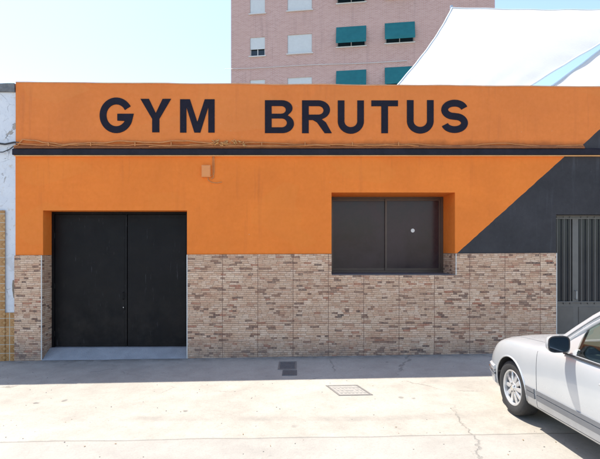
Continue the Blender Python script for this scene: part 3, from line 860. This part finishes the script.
# ================================================================== CAR
CX, NY = 3.43, -2.14                 # centre line x, nose y (world)
CZ = gz(3.3, -3.1)
car = empty('parked_car', (CX, NY-2.4, CZ), 'silver white saloon car parked nose to the gym at the right edge', 'car')
def cw(s, lat, z): return Vector((CX + lat, NY - s, CZ + z))
def lerp(tab, t):
    if t <= tab[0][0]: return tab[0][1]
    for (a, va), (b, vb) in zip(tab, tab[1:]):
        if t <= b:
            u = (t-a)/(b-a); u = u*u*(3-2*u)*.4 + u*.6
            return va + (vb-va)*u
    return tab[-1][1]
top = [(0, .75), (.12, .82), (.35, .875), (.7, .91), (1.1, .94), (1.5, .985), (1.75, 1.01), (1.95, .985), (3.7, .985), (4.0, 1.03), (4.5, 1.00), (4.75, .93), (4.85, .80)]
side = [(0, .66), (.12, .74), (.35, .80), (.7, .84), (1.1, .865), (1.5, .905), (1.8, .93), (3.7, .95), (4.3, .93), (4.7, .86), (4.85, .74)]
wid = [(0, .80), (.25, .865), (.7, .895), (1.3, .905), (3.2, .905), (4.2, .88), (4.85, .80)]
bot = [(0, .22), (.3, .18), (1.3, .20), (3.5, .20), (4.5, .24), (4.85, .34)]
L = 4.82
def front_off(lat, z):
    a = max(0, z-.45)**1.5*.62 + max(0, .40-z)*.25
    return a + .30*(abs(lat)/.9)**3.2
def rear_off(lat, z): return .22*(abs(lat)/.9)**3.5 + max(0, z-.6)*.22
ts = [0, .03, .08, .16, .28, .42, .5, .62, .78, .92, 1.06, 1.2, 1.35, 1.5, 1.65, 1.75, 1.85, 1.95, 2.1, 2.4, 2.7, 3.0, 3.25, 3.4, 3.52, 3.68, 3.84, 3.98, 4.15, 4.35, 4.55, 4.70, 4.77, 4.82]
def section(t):
    w, zt, zs, zb = lerp(wid, t), lerp(top, t), lerp(side, t), lerp(bot, t)
    zm = zb + (zs-zb)*.55
    P = [(0, zb), (w*.55, zb), (w*.90, zb+.005), (w*.965, zb+.05), (w*.985, zb+(zs-zb)*.28), (w*1.0, zm), (w*.992, zb+(zs-zb)*.80),
         (w*.965, zs-.025), (w*.925, zs+.012), (w*.86, zs+(zt-zs)*.45), (w*.70, zs+(zt-zs)*.78), (w*.40, zs+(zt-zs)*.96), (0, zt)]
    out = []
    for lat, z in P:
        s = t
        if t < 1.: s = t + front_off(lat, z)*(1-t)**2
        if t > L-.8: s = t - rear_off(lat, z)*((t-(L-.8))/.8)**2
        out.append((s, lat, z))
    return out
bm = B(); rows = []
for t in ts:
    half = section(t)
    full = [(s, -lat, z) for s, lat, z in half[::-1][:-1]] + half         # left(top centre)... -> bottom -> right
    # ring: start at top centre, go down left side, bottom, up right side
    ring = [(s, -lat, z) for s, lat, z in half[::-1]] + [(s, lat, z) for s, lat, z in half[1:-1]]
    rows.append([bm.verts.new(cw(*p)) for p in ring])
K = len(rows[0])
for i in range(len(rows)-1):
    for k in range(K):
        f = bm.faces.new((rows[i][k], rows[i+1][k], rows[i+1][(k+1) % K], rows[i][(k+1) % K]))
        tmid = (ts[i]+ts[i+1])/2
        kk = min(k, K-1-k)
        if 1.9 < tmid < 3.75 and kk < 3: f.material_index = 1
for row, rev in ((rows[0], False), (rows[-1], True)):
    # cap with strips between mirrored points
    n_ = K//2
    for k in range(n_):
        a, b_, c, d = row[k], row[k+1], row[(K-k-1) % K], row[(K-k) % K]
        q = []
        for v_ in (a, b_, c, d):
            if v_ not in q: q.append(v_)
        if len(q) > 2: bm.faces.new(q)
body = obj('body', bm, [M['car'], M['interior']], car, smooth=True)
md = body.modifiers.new('sub', 'SUBSURF'); md.levels = 3; md.render_levels = 3
# wheel wells cut with a boolean
WR = .318
wheels = [(.865, -1), (.865, 1), (3.70, -1), (3.70, 1)]
bm = B()
for s, sd in wheels:
    Mx = Matrix.Translation(cw(s, sd*.80, WR+.008))
    lathe(bm, [(.358, -.24), (.358, .3)] if sd > 0 else [(.358, -.3), (.358, .24)], Mx, 56)
cutter = obj('cutter', bm, M['black_plastic'])
md = body.modifiers.new('cut', 'BOOLEAN'); md.operation = 'DIFFERENCE'; md.object = cutter; md.solver = 'EXACT'
body.data.materials.append(M['black_plastic'])
try: md.material_mode = 'TRANSFER'
except Exception: pass
bpy.context.view_layer.update()
dg = bpy.context.evaluated_depsgraph_get()
nm = bpy.data.meshes.new_from_object(body.evaluated_get(dg))
body.modifiers.clear(); old = body.data; body.data = nm; bpy.data.meshes.remove(old)
bpy.data.objects.remove(cutter)
for p in nm.polygons: p.use_smooth = True
try: nm.set_sharp_from_angle(angle=R(38))
except Exception: pass
bmt = B(); bmt.from_mesh(nm); bmesh.ops.remove_doubles(bmt, verts=bmt.verts, dist=2e-4); bmt.to_mesh(nm)
for v in bmt.verts: v.co += car.location
tree = BVHTree.FromBMesh(bmt)
def on_side(s, z, sd=-1, out=0.0):
    p = cw(s, sd*1.5, z); h = tree.ray_cast(p, Vector((-sd, 0, 0)))
    q = h[0] if h[0] else cw(s, sd*.9, z)
    return q + Vector((sd*out, 0, 0))
def on_top(s, lat, out=0.0):
    h = tree.ray_cast(cw(s, lat, 2.), Vector((0, 0, -1))); q = h[0] if h[0] else cw(s, lat, .9)
    return q + Vector((0, 0, out))
def on_front(lat, z, out=0.):
    h = tree.ray_cast(cw(-1, lat, z), Vector((0, -1, 0))); q = h[0] if h[0] else cw(0, lat, z)
    return q + Vector((0, out, 0))
bmt.free()
# panel gaps
def gap(pts, r=.0032):
    return pts
bm = B()
for sd in (-1, 1):
    tube(bm, [on_side(1.42 + .03*math.sin(k/14*3.0), .27 + .60*k/14, sd, .0) for k in range(15)], .0032, 6)
    tube(bm, [on_side(2.62, .27 + .66*k/14, sd) for k in range(15)], .0032, 6)
    tube(bm, [on_side(3.30 + .10*max(0, (k-8)/6)**1, .50 + .43*k/14, sd) for k in range(15)], .0032, 6)
    tube(bm, [on_side(1.42 + 1.85*k/24, .265, sd) for k in range(25)], .0032, 6)
    tube(bm, [on_top(.30 + 1.28*k/20, sd*(.60 + .11*k/20)) for k in range(21)], .0032, 6)
tube(bm, [on_front(-.6 + 1.2*k/16, .50) for k in range(17)], .003, 6)
obj('panel_gap', bm, M['seam'], body)
# side rub strips
for sd in (-1, 1):
    bm = B()
    for (s0, s1) in ((1.235, 1.405), (1.44, 2.605), (2.635, 3.28)):
        for zc, hh in ((.435, .022), (.375, .028)):
            n = 12; pr = None
            for k in range(n+1):
                s = s0 + (s1-s0)*k/n
                a, b_ = on_side(s, zc-hh, sd), on_side(s, zc+hh, sd)
                o = Vector((sd*.012, 0, 0))
                cur = [bm.verts.new(q) for q in (a, a+o, b_+o, b_)]
                if pr:
                    for j in range(4): bm.faces.new((pr[j], cur[j], cur[(j+1) % 4], pr[(j+1) % 4]))
                else: bm.faces.new(cur)
                pr = cur
            bm.faces.new(pr)
    obj('rub_strip', bm, M['grey_plastic'], body)
# arch lips
for s, sd in wheels:
    bm = B()
    pts = []
    for k in range(25):
        a = R(-8 + 196*k/24)
        pts.append(on_side(s + .364*math.cos(a), WR+.008+.364*math.sin(a), sd, .0))
    tube(bm, pts, .010, 8); obj('arch_lip', bm, M['car'], body, smooth=True)
# bumpers
def bumper(zlo, zhi, out, lats, mat, name, front=True):
    bm = B(); pr = None
    for lat in lats:
        if abs(lat) <= .80:
            base = [cw(0, 0, 0)]*0
        cur = []
        for z, o in ((zlo, .0), (zlo+.02, out), (zhi-.02, out), (zhi, .0), (zhi, -.06), (zlo, -.06)):
            if front:
                x_ = max(-.80, min(.80, lat)); q = on_front(x_, z)
                if abs(lat) > .80:
                    sx = q.y; q2 = on_side(min(.47, (NY - q.y) + (abs(lat)-.80)*1.0), z, 1 if lat > 0 else -1); q = q2 + Vector(((o) * (1 if lat > 0 else -1), 0, 0))
                else: q = q + Vector((o*.6*(lat/.8)**3, o, 0))
            cur.append(bm.verts.new(q))
        if pr:
            for j in range(6): bm.faces.new((pr[j], cur[j], cur[(j+1) % 6], pr[(j+1) % 6]))
        else: bm.faces.new(cur)
        pr = cur
    bm.faces.new(pr)
    return obj(name, bm, mat, car, smooth=False)
lats = [-1.05, -.98, -.92, -.86, -.80, -.76, -.7, -.6, -.4, -.2, 0, .2, .4, .6, .7, .76, .80, .86, .92, .98, 1.05]
bp = bumper(.26, .50, .025, lats, M['car'], 'front_bumper')
tr = bumper(.415, .445, .036, lats, M['chrome'], 'bumper_trim'); tr.parent = bp
tr2 = bumper(.37, .412, .032, lats, M['grey_plastic'], 'bumper_strip'); tr2.parent = bp
# head lamps: two ovals a side
for sd in (-1, 1):
    for lat, rx, rz in ((.66, .125, .095), (.42, .095, .08)):
        bm = B(); c = on_front(sd*lat, .615)
        bmesh.ops.create_uvsphere(bm, u_segments=28, v_segments=14, radius=1., matrix=Matrix.Translation(c + Vector((0, -.05, 0))) @ Matrix.Rotation(R(-sd*28), 4, 'Z') @ Matrix.Rotation(R(14), 4, 'X') @ Matrix.Diagonal((rx, .085, rz, 1)))
        obj('headlight', bm, M['lamp_glass'], car, smooth=True)
    bm = B(); c = on_front(sd*.78, .44)
bm = B(); box(bm, CX-.30, CX+.30, NY-.16, NY-.05, CZ+.53, CZ+.70, .02)
gr = obj('grille', bm, M['black_plastic'], car)
bm = B()
for k in range(5): box(bm, CX-.29, CX+.29, NY-.052, NY-.040, CZ+.55+k*.03, CZ+.558+k*.03)
box(bm, CX-.32, CX+.32, NY-.17, NY-.035, CZ+.70, CZ+.725, .01)
obj('chrome_slats', bm, M['chrome'], gr)
# tail
for sd in (-1, 1):
    bm = B(); box(bm, CX+sd*.70-.16, CX+sd*.70+.16, NY-L-.005, NY-L+.2, CZ+.62, CZ+.82, .03); obj('tail_light', bm, M['red'], car)
bm = B(); box(bm, CX-.80, CX+.80, NY-L-.06, NY-L+.2, CZ+.30, CZ+.52, .04); obj('rear_bumper', bm, M['car'], car)

# wheels
def wheel(s, sd):
    c = cw(s, sd*.762, WR)
    w = bpy.data.objects.new('wheel', None); COL.objects.link(w); w.parent = car; w.location = c - wloc(car)
    Mx = Matrix.Translation(c) @ (Matrix.Identity(4) if sd > 0 else Matrix.Rotation(R(180), 4, 'Z'))
    bm = B()
    prof = [(.205, -.10), (.25, -.105), (.295, -.10), (.313, -.085), (WR, -.05), (WR, .05), (.313, .085), (.298, .100), (.262, .108), (.225, .100), (.208, .092), (.205, .05)]
    lathe(bm, prof, Mx, 72, close=True)
    obj('tyre', bm, M['rubber'], w, smooth=True)
    bm = B()
    lathe(bm, [(.207, .03), (.210, .095), (.203, .100), (.192, .094), (.186, .060), (.186, .03)], Mx, 72, close=True)
    # ten broad spokes on a dish
    for k in range(10):
        a = 2*math.pi*k/10
        def pt(r, t_, ax): return Mx @ Vector((ax, r*math.cos(a) - t_*math.sin(a), r*math.sin(a) + t_*math.cos(a)))
        st = [(.045, .016, .084), (.09, .024, .083), (.14, .027, .078), (.188, .022, .073)]
        pv = None
        for r_, hw, ax in st:
            cur = [bm.verts.new(q) for q in (pt(r_, -hw, ax-.006), pt(r_, -hw*.55, ax), pt(r_, hw*.55, ax), pt(r_, hw, ax-.006), pt(r_, hw, ax-.035), pt(r_, -hw, ax-.035))]
            if pv:
                for j in range(6): bm.faces.new((pv[j], cur[j], cur[(j+1) % 6], pv[(j+1) % 6]))
            else: bm.faces.new(cur)
            pv = cur
        bm.faces.new(pv)
    lathe(bm, [(.070, .045), (.070, .080), (.060, .088), (.034, .090)], Mx, 40)
    rim = obj('rim', bm, M['alloy'], w)
    bm = B(); lathe(bm, [(.032, .0885), (.032, .096), (.026, .100)], Mx, 32)
    obj('hub_cap', bm, M['chrome'], w)
    bm = B()
    for k in range(5):
        a = 2*math.pi*(k+.5)/5; q = Mx @ Vector((.090, .05*math.cos(a), .05*math.sin(a)))
        bmesh.ops.create_uvsphere(bm, u_segments=10, v_segments=6, radius=.008, matrix=Matrix.Translation(q))
    obj('bolts', bm, M['black_plastic'], w)
    bm = B(); lathe(bm, [(.15, .0), (.15, .015)], Mx, 40); obj('brake_disc', bm, simple('brake_disc_steel', (.12, .115, .11), .5, .5), w)
    bm = B(); lathe(bm, [(.20, -.06), (.20, -.02)], Mx, 40); obj('wheel_back', bm, M['black_plastic'], w)
for s, sd in wheels: wheel(s, sd)

# cabin
AB, AT = (1.66, .775, 1.01), (2.24, .62, 1.43)
CT_, CB = (3.62, .59, 1.39), (4.12, .73, 1.00)
rail = [AB, (1.86, .725, 1.165), (2.05, .675, 1.305), AT, (2.5, .605, 1.452), (2.9, .605, 1.46), (3.3, .60, 1.44), CT_, (3.85, .655, 1.21), CB]
def rail_at(s):
    for a, b_ in zip(rail, rail[1:]):
        if a[0] <= s <= b_[0]:
            u = (s-a[0])/(b_[0]-a[0]); return tuple(a[i]+(b_[i]-a[i])*u for i in range(3))
    return rail[-1]
for sd in (-1, 1):
    bm = B()
    n = 44; pr = None
    for k in range(n+1):
        s = rail[0][0] + (rail[-1][0]-rail[0][0])*k/n
        a = rail_at(s); b_ = rail_at(min(s+.02, rail[-1][0])) if k < n else a; c0 = rail_at(max(s-.02, rail[0][0]))
        tdir = (Vector(b_)-Vector(c0)).normalized()
        c = cw(a[0], sd*a[1], a[2]); t3 = Vector((sd*tdir.y, -tdir.x, tdir.z))
        up = Vector((-sd*.30, 0, 1)); up = (up - t3*up.dot(t3)).normalized(); sid = t3.cross(up).normalized()
        wdt = .040 if s < 3.62 else .040 + .16*(s-3.62)/.5
        hgt = .024
        cur = [bm.verts.new(c + sid*dx*hgt + up*dz*wdt) for dx, dz in ((-1, -.7), (-1.05, 0), (-.7, .8), (0, 1.05), (.7, .8), (1.05, 0), (1, -.7), (0, -1))]
        if pr:
            for j in range(8): bm.faces.new((pr[j], cur[j], cur[(j+1) % 8], pr[(j+1) % 8]))
        else: bm.faces.new(cur)
        pr = cur
    bm.faces.new(pr)
    obj('roof_pillar', bm, M['car'], body, smooth=True)
    # black drip / seal line along the A pillar and roof
    bm = B(); tube(bm, [cw(q[0]+.03, sd*(q[1]+.026), q[2]+.004) for q in [rail_at(rail[0][0]+.02 + (3.75-rail[0][0])*k/40) for k in range(41)]], .006, 6)
    obj('window_seal', bm, M['grey_plastic'], body)
    # door frame below the pillar, with a seal between them
    fr = [Vector(rail_at(1.74 + (3.80-1.74)*k/50)) for k in range(51)]
    bm = B(); tube(bm, [cw(q[0], sd*(q[1]+.022), max(.96, q[2]-.058)) for q in fr], .021, 10)
    obj('door_frame', bm, M['car'], body, smooth=True)
    # belt moulding
    bm = B(); tube(bm, [on_side(1.86 + 2.15*k/24, .915, sd, .0) + Vector((0, 0, .028)) for k in range(25)], .011, 8)
    obj('belt_moulding', bm, M['black_plastic'], body)
    # door glass: front and rear, B pillar
    def gpt(s, v):
        r_ = rail_at(s); zb = .945; lb = .835 - .02*abs(s-2.8)
        zt = max(zb+.01, r_[2] - .075); lt = r_[1]+.020
        bulge = .018*4*v*(1-v)
        return cw(s, sd*(lb + (lt-lb)*v + bulge), zb + (zt-zb)*v)
    for (s0, s1) in ((1.99, 2.66), (2.74, 3.86)):
        bm = B(); n = 14; m = 6
        g = [[bm.verts.new(gpt(s0 + (s1-s0)*i/n, j/m)) for j in range(m+1)] for i in range(n+1)]
        for i in range(n):
            for j in range(m): bm.faces.new((g[i][j], g[i+1][j], g[i+1][j+1], g[i][j+1]))
        obj('side_window', bm, M['car_glass'], car, smooth=True)
    bm = B()
    a = [gpt(2.655, 0), gpt(2.745, 0), gpt(2.745, 1), gpt(2.655, 1)]
    vs = [bm.verts.new(q + Vector((sd*.004, 0, 0))) for q in a] ; vs2 = [bm.verts.new(q - Vector((sd*.03, 0, 0))) for q in a]
    bm.faces.new(vs); bm.faces.new(vs2[::-1])
    for j in range(4): bm.faces.new((vs[j], vs[(j+1) % 4], vs2[(j+1) % 4], vs2[j]))
    obj('centre_pillar', bm, M['black_plastic'], body)
    # sail panel where the mirror sits
    bm = B()
    a = [gpt(1.70, 0), gpt(1.995, 0), gpt(2.0, 1), gpt(1.74, 1)]
    vs = [bm.verts.new(q + Vector((sd*.006, 0, 0))) for q in a]; vs2 = [bm.verts.new(q - Vector((sd*.02, 0, 0))) for q in a]
    bm.faces.new(vs); bm.faces.new(vs2[::-1])
    for j in range(4): bm.faces.new((vs[j], vs[(j+1) % 4], vs2[(j+1) % 4], vs2[j]))
    obj('mirror_panel', bm, M['car'], body)
    # door handles
    for s in (2.45, 3.15):
        bm = B(); p = on_side(s, .80, sd)
        tube(bm, [p, p+Vector((sd*.035, -.015, 0)), p+Vector((sd*.035, -.16, 0)), p+Vector((0, -.175, 0))], .012, 8); obj('door_handle', bm, M['car'], car, smooth=True)
    # mirror
    mc = cw(1.93, sd*.985, 1.055)
    bm = B()
    n, m = 14, 16
    rings = []
    for i in range(n+1):
        u = i/n; y = -.05 + .13*u                       # rear (towards camera) -> front
        r_ = math.sqrt(max(0.02, 1-(u**2.2)))
        ring = []
        for k in range(m):
            a = 2*math.pi*k/m; ex = .62
            cx_ = math.copysign(abs(math.cos(a))**ex, math.cos(a)); cz_ = math.copysign(abs(math.sin(a))**ex, math.sin(a))
            ring.append(bm.verts.new(mc + Vector((cx_*.112*r_, y, cz_*.082*r_))))
        rings.append(ring)
    for i in range(n):
        for k in range(m): bm.faces.new((rings[i][k], rings[i][(k+1) % m], rings[i+1][(k+1) % m], rings[i+1][k]))
    bm.faces.new(rings[0]); bm.faces.new(rings[-1])
    tube(bm, [mc + Vector((-sd*.07, .02, -.045)), cw(1.90, sd*.85, .985)], [.030, .036], 10)
    wm = obj('wing_mirror', bm, M['car'], car, smooth=True)
    try: wm.data.set_sharp_from_angle(angle=R(40))
    except Exception: pass
    bm = B(); ring = []
    for k in range(28):
        a = 2*math.pi*k/28; ring.append((math.copysign(abs(math.cos(a))**.55, math.cos(a)), math.copysign(abs(math.sin(a))**.55, math.sin(a))))
    v1 = [bm.verts.new(mc + Vector((a*.099, -.0535, b_*.070))) for a, b_ in ring]; v2 = [bm.verts.new(mc + Vector((a*.099, -.050, b_*.070))) for a, b_ in ring]
    bm.faces.new(v1); bm.faces.new(v2[::-1])
    for j in range(28): bm.faces.new((v1[j], v1[(j+1) % 28], v2[(j+1) % 28], v2[j]))
    obj('mirror_glass', bm, M['mirror'], wm)
    bm = B(); tube(bm, [mc + Vector((a*.104, -.052, b_*.075)) for a, b_ in ring + ring[:1]], .007, 6); obj('mirror_rim', bm, M['black_plastic'], wm)
# roof panel
bm = B(); n, m = 16, 12; g = []
for i in range(n+1):
    s = 2.22 + 1.42*i/n; row = []
    for j in range(m+1):
        v_ = -1 + 2*j/m; r_ = rail_at(max(2.24, min(3.62, s)))
        row.append(bm.verts.new(cw(s + .06*(v_*v_)*(1 if i < n/2 else -1), r_[1]*v_, r_[2] + .045*(1-v_*v_) + .006)))
    g.append(row)
for i in range(n):
    for j in range(m): bm.faces.new((g[i][j], g[i+1][j], g[i+1][j+1], g[i][j+1]))
bmesh.ops.solidify(bm, geom=bm.faces[:], thickness=.02)
obj('roof', bm, M['car'], body, smooth=True)
for nm_, (s0, l0, z0), (s1, l1, z1), bow0, bow1 in (('windscreen', (1.66, .77, 1.0), (2.24, .615, 1.43), -.14, -.05), ('rear_window', (4.10, .72, 1.01), (3.62, .59, 1.39), .12, .05)):
    bm = B(); n, m = 16, 10; g = []
    for i in range(n+1):
        v_ = -1 + 2*i/n; row = []
        for j in range(m+1):
            u = j/m; s = s0+(s1-s0)*u + (bow0+(bow1-bow0)*u)*(1-v_*v_)
            row.append(bm.verts.new(cw(s, (l0+(l1-l0)*u)*v_, z0+(z1-z0)*u + .035*u*(1-v_*v_))))
        g.append(row)
    for i in range(n):
        for j in range(m): bm.faces.new((g[i][j], g[i+1][j], g[i+1][j+1], g[i][j+1]))
    obj(nm_, bm, M['car_glass'], car, smooth=True)
# interior
bm = B(); box(bm, CX-.74, CX+.74, NY-2.05, NY-1.72, CZ+.955, CZ+1.03, .03); obj('dashboard', bm, M['interior'], car, smooth=False)
for sd in (-1, 1):
    bm = B()
    q = cw(2.78, sd*.37, 1.0)
    r_ = bmesh.ops.create_cube(bm, size=1., matrix=Matrix.Translation(q + Vector((0, 0, .05))) @ Matrix.Rotation(R(12), 4, 'X') @ Matrix.Diagonal((.46, .13, .34, 1)))
    bmesh.ops.bevel(bm, geom=bm.edges[:], offset=.045, segments=3, affect='EDGES')
    seat = obj('seat', bm, M['interior2'], car, smooth=True)
    bm = B()
    bmesh.ops.create_cube(bm, size=1., matrix=Matrix.Translation(q + Vector((0, -.05, .30))) @ Matrix.Rotation(R(8), 4, 'X') @ Matrix.Diagonal((.26, .09, .14, 1)))
    bmesh.ops.bevel(bm, geom=bm.edges[:], offset=.035, segments=3, affect='EDGES')
    obj('headrest', bm, M['interior2'], seat, smooth=True)
bm = B(); c = cw(2.18, -.37, 1.02)
Mx = Matrix.Translation(c) @ Matrix.Rotation(R(62), 4, 'X')
pts = [Mx @ Vector((.18*math.cos(2*math.pi*k/32), .18*math.sin(2*math.pi*k/32), 0)) for k in range(33)]
tube(bm, pts, .014, 8, cap=False)
for a in (0, 120, 240): tube(bm, [Mx @ Vector((0, 0, -.02)), Mx @ Vector((.175*math.cos(R(a+30)), .175*math.sin(R(a+30)), 0))], .014, 6)
obj('steering_wheel', bm, M['black_plastic'], car, smooth=True)

# parked slightly askew
car.rotation_euler = (0, 0, R(4.2)); car.location = (3.50, -4.465, CZ)
# ================================================================== LIGHT, SKY, CAMERA
sun_dir = Vector((-.36, .286, 1.0)).normalized()        # towards the sun
sun = bpy.data.lights.new('sun', 'SUN'); sun.energy = 4.0; sun.angle = R(.53); sun.color = (1., .94, .84)
so = bpy.data.objects.new('sun', sun); COL.objects.link(so); so.location = sun_dir*40
so.rotation_euler = sun_dir.to_track_quat('Z', 'Y').to_euler()
w = bpy.data.worlds.new('World'); sc.world = w; w.use_nodes = True
nt = w.node_tree; bg = nt.nodes['Background']
sky = nt.nodes.new('ShaderNodeTexSky'); sky.sky_type = 'NISHITA'; sky.sun_disc = False
sky.sun_elevation = math.asin(sun_dir.z); sky.sun_rotation = math.atan2(sun_dir.x, sun_dir.y)
sky.air_density = 1.0; sky.dust_density = 1.0; sky.ozone_density = 1.0
nt.links.new(sky.outputs[0], bg.inputs[0]); bg.inputs[1].default_value = .15

cam = bpy.data.cameras.new('camera'); co = bpy.data.objects.new('camera', cam); COL.objects.link(co)
co.location = (0, -D, CH); co.rotation_euler = (R(90), 0, 0)
cam.sensor_width = 36; cam.lens = F/600*36; cam.shift_y = (HY - 229.5)/600
cam.clip_start = .05; cam.clip_end = 2000
sc.camera = co
sc.view_settings.view_transform = 'Standard'; sc.view_settings.look = 'None'; sc.view_settings.gamma = 1
sc.view_settings.use_curve_mapping = False
sc.view_settings.exposure = 1.12
sc.cycles.max_bounces = 8
